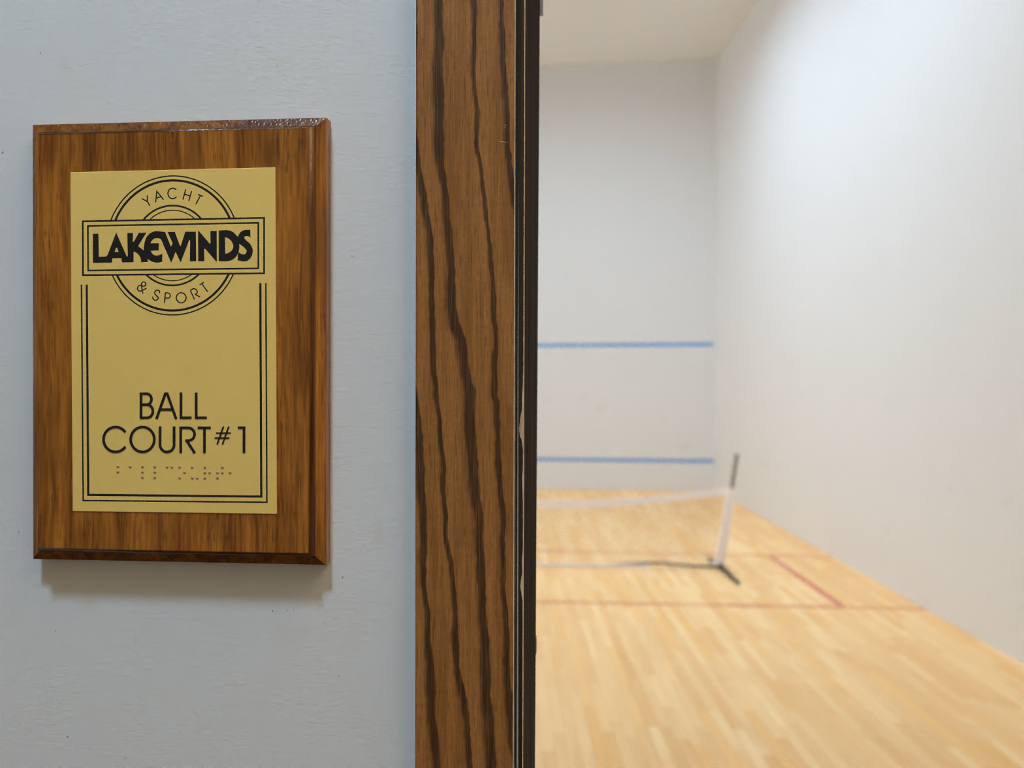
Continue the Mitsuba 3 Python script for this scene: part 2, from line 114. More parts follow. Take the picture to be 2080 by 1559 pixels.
def tube(path, radius, sides=14, cap=True):
    path = np.asarray(path, float)
    out = []
    for i, p in enumerate(path):
        d = path[min(i + 1, len(path) - 1)] - path[max(i - 1, 0)]
        d /= np.linalg.norm(d)
        a = np.cross(d, [0, 0, 1.0] if abs(d[2]) < 0.9 else [1.0, 0, 0])
        a /= np.linalg.norm(a)
        b = np.cross(d, a)
        r = radius[i] if hasattr(radius, "__len__") else radius
        t = np.arange(sides) * 2 * np.pi / sides
        out.append(p + r * (np.cos(t)[:, None] * a + np.sin(t)[:, None] * b))
    return rings(out, cap, cap)


def chamfer_box(x0, x1, y0, y1, z0, z1, c):
    m = trimesh.convex.convex_hull(np.array([(x, y, z) for sx, sy, sz in ((c, c, 0), (c, 0, c), (0, c, c)) for x in (x0 + sx, x1 - sx) for y in (y0 + sy, y1 - sy) for z in (z0 + sz, z1 - sz)]))
    return m


def ext(shape, n0, n1):
    """Shapely shape in the wall frame's u, v extruded from n0 to n1 mm."""
    ms = []
    for g in getattr(shape, "geoms", [shape]):
        if g.is_empty or g.geom_type != "Polygon":
            continue
        m = trimesh.creation.extrude_polygon(g, n1 - n0, engine="earcut")
        m.apply_translation([0, 0, n0])
        ms.append(m)
    return cat(ms)


def to_wall(m):
    m = m.copy()
    m.vertices = wf(m.vertices)          # (u, v, n) is right-handed, so is its image
    if m.volume < 0:
        m.invert()
    return m


def add(key, m, bsdf, smooth=False, label=None, category=None, group=None, kind=None, uv=None, **more):
    base, n = key, 0
    while key in scene:
        n += 1
        key = f"{base}_{n:03d}"
    scene[key] = mikit.ply(m, bsdf, smooth=smooth, uv=uv, **more)
    d = {k: v for k, v in (("label", label), ("category", category), ("group", group), ("kind", kind)) if v}
    if d:
        labels[key] = d
    return key


def describe(key, label, category=None, group=None, kind=None):
    labels[key] = {k: v for k, v in (("label", label), ("category", category), ("group", group), ("kind", kind)) if v}


def two(b):
    return {"type": "twosided", "bsdf": b}


def principled(color, rough=0.5, spec=0.5, bump=None, scale=1.0, **more):
    c = color if isinstance(color, dict) else {"type": "rgb", "value": list(color)}
    b = {"type": "principled", "base_color": c, "roughness": rough, "specular": spec, **more}
    if bump is not None:
        b = {"type": "bumpmap", "arbitrary": bump, "scale": scale, "bsdf": b}
    return two(b)


def uvn(p):
    """Wall frame coordinates, in millimetres, of a world point inside a texture function."""
    x, y, z = p.x - float(ORI[0]), p.y - float(ORI[1]), p.z - float(ORI[2])
    return (x * float(WT[0]) + y * float(WT[1])) * 1000, z * 1000, -(x * float(WN[0]) + y * float(WN[1])) * 1000


# ------------------------------------------------------------------ materials
SPECKS = [(-134.3, 136.2, 0.9), (-105.2, 206.1, 0.6), (-88.0, -281.8, 0.75), (-123.9, -135.4, 0.6), (113.7, -163.0, 0.8), (63.6, -187.6, 0.6), (73.9, -187.0, 0.5), (78.8, -186.5, 0.45), (120.8, 59.4, 0.5), (-117.6, -144.1, 0.4), (-96.5, -206.0, 0.5), (111.0, -232.0, 0.6), (-44.0, -282.0, 0.4)]
STAINS = [(-87.6, 197.9, 6, 9), (-36.8, -211.0, 1.6, 9), (-57.2, -243.3, 1.5, 2.2), (-36.0, -250.5, 0.9, 1.4), (62.0, -254.0, 1.2, 1.8), (77.0, -206.0, 18, 16), (139.5, -134.5, 6, 16), (67.0, 193.1, 16, 7), (-72.0, -186.0, 11, 9)]


def wall_paint(p, n, uv):
    u, v, w = uvn(p)
    c = mix((0.735, 0.74, 0.745), (0.71, 0.715, 0.715), fbm(u * 0.011, v * 0.011, 3.0))
    st = mi.Float(0)
    for a, b, ra, rb in STAINS:
        q = dr.sqrt(dr.square((u - a) / ra) + dr.square((v - b) / rb))
        st = dr.maximum(st, (1 - smoothstep(0.2, 1.0, q)) * fbm(u * 0.16, v * 0.12, a))
    c = mix(c, (0.66, 0.60, 0.47), st * 0.45)
    sp = mi.Float(0)
    for a, b, r in SPECKS:
        q = dr.sqrt(dr.square(u - a) + dr.square((v - b) * 0.8)) / r
        sp = dr.maximum(sp, 1 - smoothstep(0.5, 1.0, q + 0.5 * (noise(u * 2.5, v * 2.5, 1.0) - 0.5)))
    return mix(c, (0.16, 0.16, 0.17), sp * 0.75)


def wall_relief(p, n, uv):
    u, v, w = uvn(p)
    a = noise(u * 0.75, v * 0.85, w * 0.75) - 0.5
    b = noise(u * 1.7, v * 1.9, w * 1.7 + 9) - 0.5
    c = smoothstep(0.62, 0.8, noise(u * 0.33 + 40, v * 0.33, w * 0.3))
    return a * 0.00008 + b * 0.00007 + c * 0.00005


scene["m_wall"] = principled(mikit.proc(wall_paint), 0.55, 0.35, mikit.proc(wall_relief, eps=2e-4), 1.0)


def court_paint(p, n, uv):
    c = mix((0.79, 0.80, 0.815), (0.77, 0.78, 0.795), fbm(p.x * 0.8, p.y * 0.8, p.z * 0.8))
    m = smoothstep(0.70, 0.80, noise(p.x * 3.1 + 5, p.y * 3.1, p.z * 3.1)) * smoothstep(0.55, 0.75, noise(p.x * 11, p.y * 11, p.z * 11)) * (1 - smoothstep(1.2, 3.2, p.z))
    return mix(c, (0.45, 0.45, 0.44), m * 0.10)


scene["m_court"] = principled(mikit.proc(court_paint), 0.6, 0.3)
scene["m_ceiling"] = principled((0.78, 0.765, 0.74), 0.8, 0.2)
scene["m_hall_paint"] = principled((0.68, 0.58, 0.43), 0.7, 0.3)
scene["m_carpet"] = principled((0.075, 0.055, 0.045), 0.95, 0.1)


def wood_plaque(p, n, uv):
    u, v, w = uvn(p)
    wv = u + 9 * (noise(u * 0.02, v * 0.010, 2.0) - 0.5) + 2.5 * (noise(u * 0.07, v * 0.03, 6.0) - 0.5)
    g = fbm(wv * 0.16, v * 0.014, w * 0.30, 3)
    fine = fbm(wv * 0.75, v * 0.045, w * 0.9 + 3, 3)
    pore = smoothstep(0.66, 0.80, noise(wv * 1.9, v * 0.12, w * 2.0)) * smoothstep(0.35, 0.7, noise(wv * 0.25, v * 0.02, 7.0))
    t = dr.clip(0.60 * smoothstep(0.28, 0.72, g) + 0.42 * smoothstep(0.28, 0.72, fine), 0, 1)
    c = mix((0.190, 0.050, 0.005), (0.525, 0.188, 0.023), t)
    blot = smoothstep(0.52, 0.74, fbm(wv * 0.05 + 11, v * 0.016, w * 0.02, 2))
    c = mix(c, (0.120, 0.036, 0.005), blot * 0.45)
    c = mix(c, (0.070, 0.022, 0.004), pore * 0.45)
    # shade painted into the colour: upper and lower edges and the moulded groove
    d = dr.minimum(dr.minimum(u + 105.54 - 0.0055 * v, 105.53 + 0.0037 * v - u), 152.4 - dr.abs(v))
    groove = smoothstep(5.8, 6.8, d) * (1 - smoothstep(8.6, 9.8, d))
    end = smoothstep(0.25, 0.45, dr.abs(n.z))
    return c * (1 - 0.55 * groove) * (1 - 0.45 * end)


def wood_plaque_relief(p, n, uv):
    u, v, w = uvn(p)
    return (noise(u * 0.8, v * 0.10, w * 0.8) - 0.5) * 0.00007 + (noise(u * 0.35, v * 0.35, w * 0.35) - 0.5) * 0.00022 + (noise(u * 0.8, v * 0.8, w * 0.8) - 0.5) * (0.00006 + 0.00013 * smoothstep(0.25, 0.45, n.z))


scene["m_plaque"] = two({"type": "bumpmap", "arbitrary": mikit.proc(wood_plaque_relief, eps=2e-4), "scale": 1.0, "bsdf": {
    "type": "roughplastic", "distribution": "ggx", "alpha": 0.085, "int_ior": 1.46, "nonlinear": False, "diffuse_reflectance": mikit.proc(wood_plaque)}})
scene["m_brass"] = principled(mikit.proc(lambda p, n, uv: mix((0.99, 0.695, 0.200), (0.97, 0.68, 0.195), noise(p.x * 60, p.y * 60, p.z * 90))), 0.40, 0.5, metallic=0.2)
scene["m_braille"] = principled((0.40, 0.27, 0.15), 0.4, 0.5, metallic=0.2)
scene["m_print"] = principled((0.012, 0.011, 0.010), 0.42, 0.35)


def lin(v, nodes):
    """Piecewise linear function through (v, u) nodes sorted by v."""
    (u0, v0), out = nodes[0], 0
    slope = 0.0
    out = mi.Float(u0)
    for (ua, va), (ub, vb) in zip(nodes[:-1], nodes[1:]):
        s = (ub - ua) / max(vb - va, 1e-6)
        out = out + (s - slope) * (dr.maximum(v - va, 0) if slope or va != v0 else (v - va))
        slope = s
    return out


def oak(p, n, uv):
    u, v, w = uvn(p)
    wob = 2.2 * (noise(u * 0.1, v * 0.06, 1.0) - 0.5) + 0.9 * (noise(u * 0.4, v * 0.22, 2.0) - 0.5)
    fine = fbm(u * 2.2, v * 0.06, w * 1.0, 3)
    mid = fbm(u * 0.25, v * 0.012, w * 0.2 + 5, 3)
    c = mix((0.265, 0.104, 0.024), (0.405, 0.168, 0.047), dr.clip(0.55 * smoothstep(0.25, 0.75, fine) + 0.6 * smoothstep(0.3, 0.7, mid) - 0.08, 0, 1))
    hatch = noise(u * 0.5, v * 1.4, 3.0) * noise(u * 1.6, v * 0.4, 8.0)
    c = c * (0.92 + 0.22 * hatch)
    dark = mi.Float(0)
    for k, (name, (wd, nodes)) in enumerate(sorted(GRAIN.items())):
        wd = wd[0] * 0.345 * (0.85 + 0.7 * (noise(v * 0.012, k * 9.0, 1.0) - 0.35))
        t = (u + wob - lin(v, nodes)) / wd
        band = smoothstep(-1.1, -0.35, t + 0.35 * (noise(u * 1.7, v * 0.09, k + 0.5) - 0.5)) * (1 - smoothstep(0.30, 0.56, t + 0.16 * (noise(u * 2.2, v * 0.3, k + 3.5) - 0.5)))
        streak = 0.66 + 0.5 * noise(u * 2.6, v * 0.07, k + 20.0)
        dark = dr.maximum(dark, band * dr.clip(streak, 0, 1))
    pores = smoothstep(0.70, 0.84, noise(u * 2.6, v * 0.11, 31.0)) * 0.35
    c = mix(c, (0.055, 0.024, 0.009), dr.clip(dr.maximum(dark, pores), 0, 1))
    sc = mi.Float(0)
    for a, b, ra, rb in ((227.1, 132.0, 4.2, 0.32), (228.6, 143.0, 1.0, 0.35), (228.2, 141.6, 0.8, 0.3)):
        sc = dr.maximum(sc, 1 - smoothstep(0.5, 1.0, dr.sqrt(dr.square((u - a) / ra) + dr.square((v - b + 0.12 * (u - a)) / rb))))
    return mix(c, (0.62, 0.52, 0.44), sc * 0.6)


def oak_relief(p, n, uv):
    u, v, w = uvn(p)
    return (noise(u * 1.8, v * 0.09, w) - 0.5) * 0.00005


scene["m_oak"] = principled(mikit.proc(oak), 0.5, 0.25, mikit.proc(oak_relief, eps=2e-4), 1.0)


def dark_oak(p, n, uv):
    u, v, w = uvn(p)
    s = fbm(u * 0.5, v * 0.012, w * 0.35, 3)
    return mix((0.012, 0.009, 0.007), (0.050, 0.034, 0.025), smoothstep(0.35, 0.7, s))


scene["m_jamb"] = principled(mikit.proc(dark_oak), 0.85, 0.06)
scene["m_black"] = principled((0.014, 0.013, 0.014), 0.3, 0.5)
scene["m_rawwood"] = principled(mikit.proc(lambda p, n, uv: mix((0.50, 0.36, 0.26), (0.74, 0.62, 0.50), noise(p.x * 900, p.y * 900, p.z * 120))), 0.7, 0.3)
scene["m_pale_bead"] = principled((0.74, 0.78, 0.83), 0.35, 0.5)
scene["m_steel"] = principled((0.23, 0.21, 0.19), 0.4, 0.5, metallic=0.8)


def maple(p, n, uv):
    """uv holds two random numbers of the board."""
    a, b = uv.x, uv.y
    gx, gy = p.x * 70 + a * 91, p.y * 1.6 + b * 57
    g = fbm(gx, gy, 1.0, 3)
    patch = fbm(p.x * 9 + b * 31, p.y * 2.2 + a * 13, 4.0, 2)
    t = dr.clip(0.75 * a + 0.35 * (g - 0.5) + 0.45 * (patch - 0.5) + 0.12, 0, 1)
    c = mix((0.82, 0.465, 0.180), (0.965, 0.665, 0.335), t)
    c = mix(c, (0.88, 0.49, 0.15), smoothstep(0.74, 0.95, b) * 0.55)
    return mix(c, (0.62, 0.34, 0.12), smoothstep(0.62, 0.85, noise(p.x * 24 + a * 17, p.y * 3.5, b * 9)) * 0.22)


scene["m_maple"] = principled(mikit.proc(maple), 0.42, 0.4)
scene["m_subfloor"] = principled((0.22, 0.14, 0.07), 0.8, 0.2)
scene["m_red"] = principled(mikit.proc(lambda p, n, uv: mix((0.60, 0.20, 0.10), (0.70, 0.32, 0.15), smoothstep(0.3, 0.7, fbm(p.x * 5, p.y * 5, 2.0)))), 0.45, 0.4)
scene["m_red_strong"] = principled((0.62, 0.17, 0.12), 0.45, 0.4)
scene["m_blue"] = principled((0.11, 0.345, 0.74), 0.5, 0.4)
scene["m_net_white"] = principled((0.92, 0.88, 0.90), 0.8, 0.2)
scene["m_net_dark"] = principled((0.05, 0.05, 0.05), 0.8, 0.2)
scene["m_pole"] = principled((0.27, 0.28, 0.25), 0.4, 0.4)
scene["m_foot"] = principled((0.02, 0.02, 0.02), 0.5, 0.4)
scene["m_added_skirt"] = principled((0.22, 0.22, 0.22), 0.6, 0.3)  # for the added skirts around the court lights
scene["m_fixture"] = principled((0.8, 0.8, 0.8), 0.5, 0.4)


# ------------------------------------------------------------------ the setting: court shell
def slab(pts, z0, z1):
    return hexa([(x, y, z0) for x, y in pts], [(x, y, z1) for x, y in pts])


TH = 0.12
court_front = lambda x: wall_y(x, -JAMB)
add("floor", slab([(-CX, court_front(-CX)), (CX, court_front(CX)), (CX, far_y(CX)), (-CX, far_y(-CX))], -0.10, -0.014), "m_subfloor", kind="structure", label="honey coloured maple strip floor of the ball court")
add("wall_back", slab([(-CX - TH, far_y(-CX - TH)), (CX + TH, far_y(CX + TH)), (CX + TH, far_y(CX + TH) + TH), (-CX - TH, far_y(-CX - TH) + TH)], -0.10, CEIL), "m_court", kind="structure", label="white far wall of the court with two blue lines")
add("wall_right", slab([(CX, court_front(CX)), (CX + TH, court_front(CX + TH)), (CX + TH, far_y(CX + TH)), (CX, far_y(CX))], -0.10, CEIL), "m_court", kind="structure", label="bright white right side wall of the court")
add("wall_left", slab([(-CX - TH, court_front(-CX - TH)), (-CX, court_front(-CX)), (-CX, far_y(-CX)), (-CX - TH, far_y(-CX - TH))], -0.10, CEIL), "m_court", kind="structure", label="white left side wall of the court")
add("ceiling", slab([(-CX - TH, court_front(-CX - TH)), (CX + TH, court_front(CX + TH)), (CX + TH, far_y(CX + TH) + TH), (-CX - TH, far_y(-CX - TH) + TH)], CEIL, CEIL + 0.12), "m_ceiling", kind="structure", label="warm white ceiling above the court")

# the wall between hallway and court, with the doorway
UL, UR = 236.0, 1170.0                                        # rough opening in u
VB, VT = -ORI[2] * 1000, (CEIL - ORI[2]) * 1000
HEAD = 2115 - ORI[2] * 1000
ul0, ur0 = -3300.0, 3700.0
wallm = cat([ext(sbox(ul0, VB, UL, VT), -JAMB, 0), ext(sbox(UR, VB, ur0, VT), -JAMB, 0), ext(sbox(UL, HEAD, UR, VT), -JAMB, 0)])
add("wall_front", to_wall(wallm), "m_wall", kind="structure", label="pale blue-grey painted hallway wall carrying the sign")
# hallway around the camera
hw = lambda x: wall_y(x, 0)
add("floor_hall", slab([(HALL_L_X, HALL_BACK), (HALL_R_X, HALL_BACK), (HALL_R_X, hw(HALL_R_X)), (HALL_L_X, hw(HALL_L_X))], -0.10, 0.0), "m_carpet", kind="structure", label="hallway floor in front of the doorway")
add("wall_hall_back", bx(HALL_L_X - TH, HALL_R_X + TH, HALL_BACK - TH, HALL_BACK, -0.1, HALL_CEIL), "m_hall_paint", kind="structure", label="hallway wall opposite the sign")
add("wall_hall_left", slab([(HALL_L_X - TH, HALL_BACK), (HALL_L_X, HALL_BACK), (HALL_L_X, hw(HALL_L_X)), (HALL_L_X - TH, hw(HALL_L_X - TH))], -0.1, HALL_CEIL), "m_hall_paint", kind="structure", label="left end wall of the hallway")
add("wall_hall_right", slab([(HALL_R_X, HALL_BACK), (HALL_R_X + TH, HALL_BACK), (HALL_R_X + TH, hw(HALL_R_X + TH)), (HALL_R_X, hw(HALL_R_X))], -0.1, HALL_CEIL), "m_hall_paint", kind="structure", label="right end wall of the hallway")
add("ceiling_hall", slab([(HALL_L_X - TH, HALL_BACK - TH), (HALL_R_X + TH, HALL_BACK - TH), (HALL_R_X + TH, hw(HALL_R_X + TH)), (HALL_L_X - TH, hw(HALL_L_X - TH))], HALL_CEIL, HALL_CEIL + 0.1), "m_hall_paint", kind="structure", label="hallway ceiling")

# ------------------------------------------------------------------ lamps
def ceiling_panel(cx, cy, sx, sy, z, radiance, tint, label, group, drop=0.012):
    root = "ceiling_light"
    n = 0
    while any(k.startswith(root + "__") for k in scene):
        n += 1
        root = f"ceiling_light_{n:03d}"
    fr = 0.03
    frame = cat([bx(cx - sx - fr, cx + sx + fr, cy - sy - fr, cy - sy, z - drop, z), bx(cx - sx - fr, cx + sx + fr, cy + sy, cy + sy + fr, z - drop, z),
                 bx(cx - sx - fr, cx - sx, cy - sy, cy + sy, z - drop, z), bx(cx + sx, cx + sx + fr, cy - sy, cy + sy, z - drop, z)])
    scene[f"{root}__frame"] = mikit.ply(frame, "m_fixture" if drop < 0.05 else "m_added_skirt")
    zz = z - 0.006
    m = mesh([(cx - sx, cy - sy, zz), (cx - sx, cy + sy, zz), (cx + sx, cy + sy, zz), (cx + sx, cy - sy, zz)], [(0, 1, 2, 3)])
    scene[f"{root}__diffuser"] = mikit.ply(m, "m_fixture", emitter={"type": "area", "radiance": {"type": "rgb", "value": [radiance * t for t in tint]}})
    describe(root, label, "ceiling light", group)


for cy in (6.2, 9.25):
    for cx in (-1.1, 1.1):
        ceiling_panel(cx, cy, 0.45, 1.0, CEIL, COURT_L, COURT_TINT, f"white court light with added grey skirt, {'nearer' if cy < 7 else 'farther'} one to the {'left' if cx < 0 else 'right'}", "court ceiling lights", 0.15)  # unseen skirts added to keep direct light off the wall tops
ceiling_panel(1.35, -0.75, 0.5, 0.9, HALL_CEIL, HALL_L, HALL_TINT, "added warm fill panel in the hallway ceiling to the right of the downlight", None)  # unseen fill added to warm and lift the sign wall towards the right
# downlight over the sign
DL = np.array([-0.39, -0.45, HALL_CEIL])
t = np.arange(40) * 2 * np.pi / 40
ring = lambda r, z: np.stack([DL[0] + r * np.cos(t), DL[1] + r * np.sin(t), np.full(40, DL[2] + z)], 1)
scene["downlight__trim_ring"] = mikit.ply(rings([ring(0.155, 0.0), ring(0.19, 0.0), ring(0.185, -0.012), ring(0.160, -0.012), ring(0.155, 0.0)], False, False), "m_fixture", smooth=30)
lens = np.vstack([ring(0.155, -0.006), [[DL[0], DL[1], DL[2] - 0.006]]])
scene["downlight__lens"] = mikit.ply(mesh(lens, [(i, 40, (i + 1) % 40) for i in range(40)]), "m_fixture", emitter={"type": "area", "radiance": {"type": "rgb", "value": [KEY_L * c for c in KEY_TINT]}})
describe("downlight", "round cool white downlight in the hallway ceiling over the sign", "ceiling light")

# ------------------------------------------------------------------ court floor: maple boards
STRIP, GAP = 0.0572, 0.0006
cells = []
ns = int(math.ceil(2 * CX / STRIP))
for i in range(ns):
    x0 = CX - (i + 1) * STRIP
    x1 = x0 + STRIP
    x0 = max(x0, -CX)
    y, yend = max(court_front(x0), court_front(x1)) + 0.004, min(far_y(x0), far_y(x1)) - 0.004
    y -= random.uniform(0.0, 0.9)
    lo = max(court_front(x0), court_front(x1)) + 0.004
    while y < yend:
        L = random.uniform(0.35, 1.35)
        a, b = max(y, lo), min(y + L, yend)
        if yend - b < 0.25:
            b, L = yend, 99
        if b - a > 0.05:
            cells.append((x0 + GAP / 2, x1 - GAP / 2, a + GAP / 2, b - GAP / 2, random.random(), random.random()))
        y += L


def seen(c):
    """Rough size of the board in the photograph: nothing outside the frame or behind the trim."""
    x, y = (c[0] + c[1]) / 2, min(max((c[2] + c[3]) / 2, 3.9), 14)
    px, bottom, top = 1025 + FOCAL * x / y, 757 + FOCAL * CAM_H / max(c[2], 3.9), 757 + FOCAL * CAM_H / c[3]
    if px < 1085 or px > 2095 or c[3] < 3.9:
        return 0.0
    return (c[1] - c[0]) * FOCAL / y * (bottom - top)


def board(c):
    x0, x1, y0, y1 = c[:4]
    k = 0.0009
    v = [(x0, y0, -0.012), (x1, y0, -0.012), (x1, y1, -0.012), (x0, y1, -0.012), (x0, y0, -k), (x1, y0, -k), (x1, y1, -k), (x0, y1, -k),
         (x0 + k, y0 + k, 0), (x1 - k, y0 + k, 0), (x1 - k, y1 - k, 0), (x0 + k, y1 - k, 0)]
    f = [(0, 1, 5, 4), (1, 2, 6, 5), (2, 3, 7, 6), (3, 0, 4, 7), (4, 5, 9, 8), (5, 6, 10, 9), (6, 7, 11, 10), (7, 4, 8, 11), (8, 9, 10, 11), (3, 2, 1, 0)]
    return mesh(v, f), np.tile([[c[4], c[5]]], (12, 1))


cells.sort(key=seen, reverse=True)
for c in cells[:300]:
    m, q = board(c)
    add("floor__board", m, "m_maple", uv=q)
rest = [board(c) for c in cells[300:]]
add("floor__far_boards", cat([m for m, _ in rest]), "m_maple", uv=np.vstack([q for _, q in rest]), kind="stuff", label="maple boards too small or too far to tell apart")

# red lines painted across the floor
def line(ax, ay, bx_, by, w, trimx=None):
    d = np.array([bx_ - ax, by - ay]); d /= np.linalg.norm(d); s = np.array([-d[1], d[0]]) * w / 2
    q = [(ax - s[0], ay - s[1]), (bx_ - s[0], by - s[1]), (bx_ + s[0], by + s[1]), (ax + s[0], ay + s[1])]
    return slab(q, 0.0002, 0.0010)


yn = lambda x: 6.77 - 0.0815 * x
yf = lambda x: 8.72 - 0.112 * x
add("floor__service_line", line(-CX + 0.01, yn(-CX), CX - 0.01, yn(CX), 0.062), "m_red", label="faded red line crossing the floor in front of the net")
add("floor__short_line", line(-CX + 0.01, yf(-CX), CX - 0.01, yf(CX), 0.068), "m_red", label="faded red line crossing the floor behind the net")
add("floor__side_line", line(2.462, yn(2.462) + 0.03, 2.464, yf(2.464) - 0.03, 0.05), "m_red_strong", label="short red line running towards the far wall beside the right wall")

# blue lines on the far wall
def wall_line(x0, z0, x1, z1, h):
    e = 0.0012
    v0 = [(x0, far_y(x0) - e, z0 - h / 2), (x1, far_y(x1) - e, z1 - h / 2), (x1, far_y(x1) - e, z1 + h / 2), (x0, far_y(x0) - e, z0 + h / 2)]
    v1 = [(x, y + e - 0.0002, z) for x, y, z in v0]
    return hexa(v0, v1)


add("wall_back__upper_line", wall_line(-2.95, 2.095, 2.985, 2.107, 0.048), "m_blue", label="upper blue line on the far wall")
add("wall_back__lower_line", wall_line(-2.95, 0.425, 3.0, 0.437, 0.048), "m_blue", label="lower blue line on the far wall near the floor")

# ------------------------------------------------------------------ door trim and jamb
def lean(v, k):
    return k * v


V0, V1 = VB, HEAD + 62


def strip(profile, v0, v1, k, cuts=2):
    """Extrudes a profile of (u, n) points from v0 to v1, leaning by k in u per mm of height."""
    rs = []
    for v in np.linspace(v0, v1, cuts):
        rs.append(wf(np.array([(u + k * v, v, n) for u, n in profile])))
    return rings(rs)


cas = [(167.8, 0.0), (167.8, 12.6), (168.2, 13.5), (169.0, 14.0), (234.0, 14.0), (234.55, 13.75), (234.7, 13.2), (234.7, 0.0)]
add("trim_1", strip(cas, V0, V1, 0.0026), "m_oak", kind="structure", label="dark stained oak door casing with bold black grain beside the sign")
edge = [(234.30, 13.95), (234.62, 13.90), (234.82, 13.6), (234.82, 13.1), (234.6, 13.1)]  # thin pale strip along the casing's inner arris
add("trim_1__pale_edge", strip(edge, V0, V1, 0.0026), "m_rawwood", label="thin pale edge")
side = [(234.70, 0.3), (234.70, 12.9), (234.86, 12.9), (234.86, 0.3)]  # thin black layer over the casing's inner side
add("trim_1__black_edge", strip(side, V0, V1, 0.0026), "m_black", label="black inner edge")
bead = [(165.0, 0.0), (165.4, 0.5), (166.4, 1.3), (167.3, 2.7), (167.8, 4.2), (167.8, 0.0)]  # pale bluish strip where wall and casing meet
add("wall_front__pale_bead", strip(bead, V0, V1, 0.0026), "m_pale_bead", smooth=40, label="pale bluish bead along the casing")

# jamb: its front reveal is rounded over and black, its face towards the opening is dark brown
def jamb_ring(v):
    a, b = 239.95 + 0.0027 * v, 240.95 + 0.0060 * v         # front and rear arris
    return wf(np.array([(222.0, v, -0.2), (a - 5.4, v, -0.2), (a - 2.4, v, -0.4), (a - 0.9, v, -0.9), (a - 0.2, v, -1.8), (a, v, -3.0), (b, v, -JAMB - 1.0), (222.0, v, -JAMB - 1.0)]))


def jamb_part(idx, v0, v1, cuts):
    rs = [jamb_ring(v)[idx] for v in np.linspace(v0, v1, cuts)]
    return rs


jr = [jamb_ring(v) for v in np.linspace(V0, HEAD, 2)]
add("trim_2", rings(jr), "m_jamb", smooth=25, kind="structure", label="dark brown door jamb between the casing and the court")
rev = []
for v in np.linspace(V0, HEAD, 2):
    a = 239.95 + 0.0027 * v
    rev.append(wf(np.array([(a - 5.2, v, -0.2), (a - 5.2, v, 0.05), (a - 2.4, v, -0.1), (a - 0.75, v, -0.6), (a - 0.05, v, -1.6), (a - 0.3, v, -2.0), (a - 1.2, v, -0.9)])))
add("trim_2__black_reveal", rings(rev), "m_black", smooth=40, label="glossy black rounded front edge of the jamb")
vs = np.concatenate([[V0], np.arange(-330, 330, 1.5), [HEAD]])
wid = []
for v in vs:
    b = 0.10 + 0.10 * math.sin(v * 0.7) * math.sin(v * 0.23 + 1) + 0.08 * math.sin(v * 2.1)
    b += 2.6 * max(0, 1 - abs(v + 60) / 13) ** 0.7 * (1 if v > -66 else 0.6) + 0.9 * math.exp(-((v + 43) / 14) ** 2)
    b += 1.6 * math.exp(-((v + 166) / 6.5) ** 2) + 0.7 * math.exp(-((v + 150) / 5) ** 2) + 0.5 * math.exp(-((v + 95) / 9) ** 2)
    wid.append(max(b, 0.03))
wr = []
rev_n = lambda x: np.interp(x, [0.0, 0.05, 0.75, 2.4, 5.2], [-1.75, -1.6, -0.6, -0.1, 0.05])
for v, b in zip(vs, wid):
    a = 239.95 + 0.0027 * v
    xs = np.linspace(0.42 + b, 0.0, 6)
    wr.append(wf(np.array([(a - x, v, rev_n(x) + 0.12) for x in xs] + [(a + 0.10, v, -2.5), (a - 0.3, v, -2.6), (a - 0.42 - b, v, rev_n(0.42 + b) - 0.5)])))
add("trim_2__pale_edge", rings(wr), "m_rawwood", smooth=35, label="pale bare wood showing along the chipped arris")
for (pv, ph, dp) in ((271, 70, 2.6), (-252, 14, 0.7)):
    b = 240.95 + 0.0060 * pv
    pts = [(b - 3, -JAMB + 4), (b + 0.6, -JAMB + 3), (b + dp * 0.8, -JAMB - 1.5), (b + dp, -JAMB - 4.0), (b - 3, -JAMB - 4.0)]
    v_lo, v_hi = (pv, pv + ph)
    rs = [wf(np.array([(u, v, n) for u, n in pts])) for v in (v_lo, v_hi)]
    add("trim_2__strike_lip", rings(rs), "m_steel", label="dark metal lip at the back edge of the jamb")
# other side and head of the doorway, beyond the frame
add("trim_3", strip([(1166.0, 0.0), (1166.0, 14.0), (1232.0, 14.0), (1232.0, 0.0)], V0, V1, 0.0), "m_oak", kind="structure", label="oak casing on the far side of the doorway")
add("trim_4", to_wall(ext(sbox(236.5, HEAD - 5, 1165.5, HEAD + 61), 0.0, 14.0)), "m_oak", kind="structure", label="oak casing over the doorway")
add("trim_5", to_wall(ext(sbox(1150.0, VB, 1169.5, HEAD - 1), -JAMB - 1, 0.0)), "m_jamb", kind="structure", label="dark jamb on the far side of the doorway")

# ------------------------------------------------------------------ the sign
SIGN = "door_sign"
describe(SIGN, "brown wooden plaque with a gold plate reading BALL COURT #1 on the grey wall", "sign")
OUT = np.array([(-106.38, -152.38), (104.97, -152.44), (106.09, 152.19), (-104.69, 152.62)])


def inset(d, n):
    q = OUT.copy()
    for i, (sx, sy) in enumerate(((1, 1), (-1, 1), (-1, -1), (1, -1))):
        q[i] += (sx * d, sy * d)
    return np.column_stack([q, np.full(4, n)])


PROF = [(0.5, 0.0), (0.0, 0.6), (0.0, 9.9), (0.25, 10.5), (0.9, 10.9), (6.2, 13.35), (6.7, 13.9), (7.0, 15.4), (7.6, 16.9), (8.5, 18.1), (9.2, 18.7), (9.9, 19.0)]
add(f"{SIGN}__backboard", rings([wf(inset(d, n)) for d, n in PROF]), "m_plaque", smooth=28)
PL = np.array([(-71.31, -116.75), (73.81, -116.59), (73.48, 117.1), (-71.54, 116.73)])
plate = Polygon(PL).buffer(-0.5).buffer(0.5, quad_segs=4)


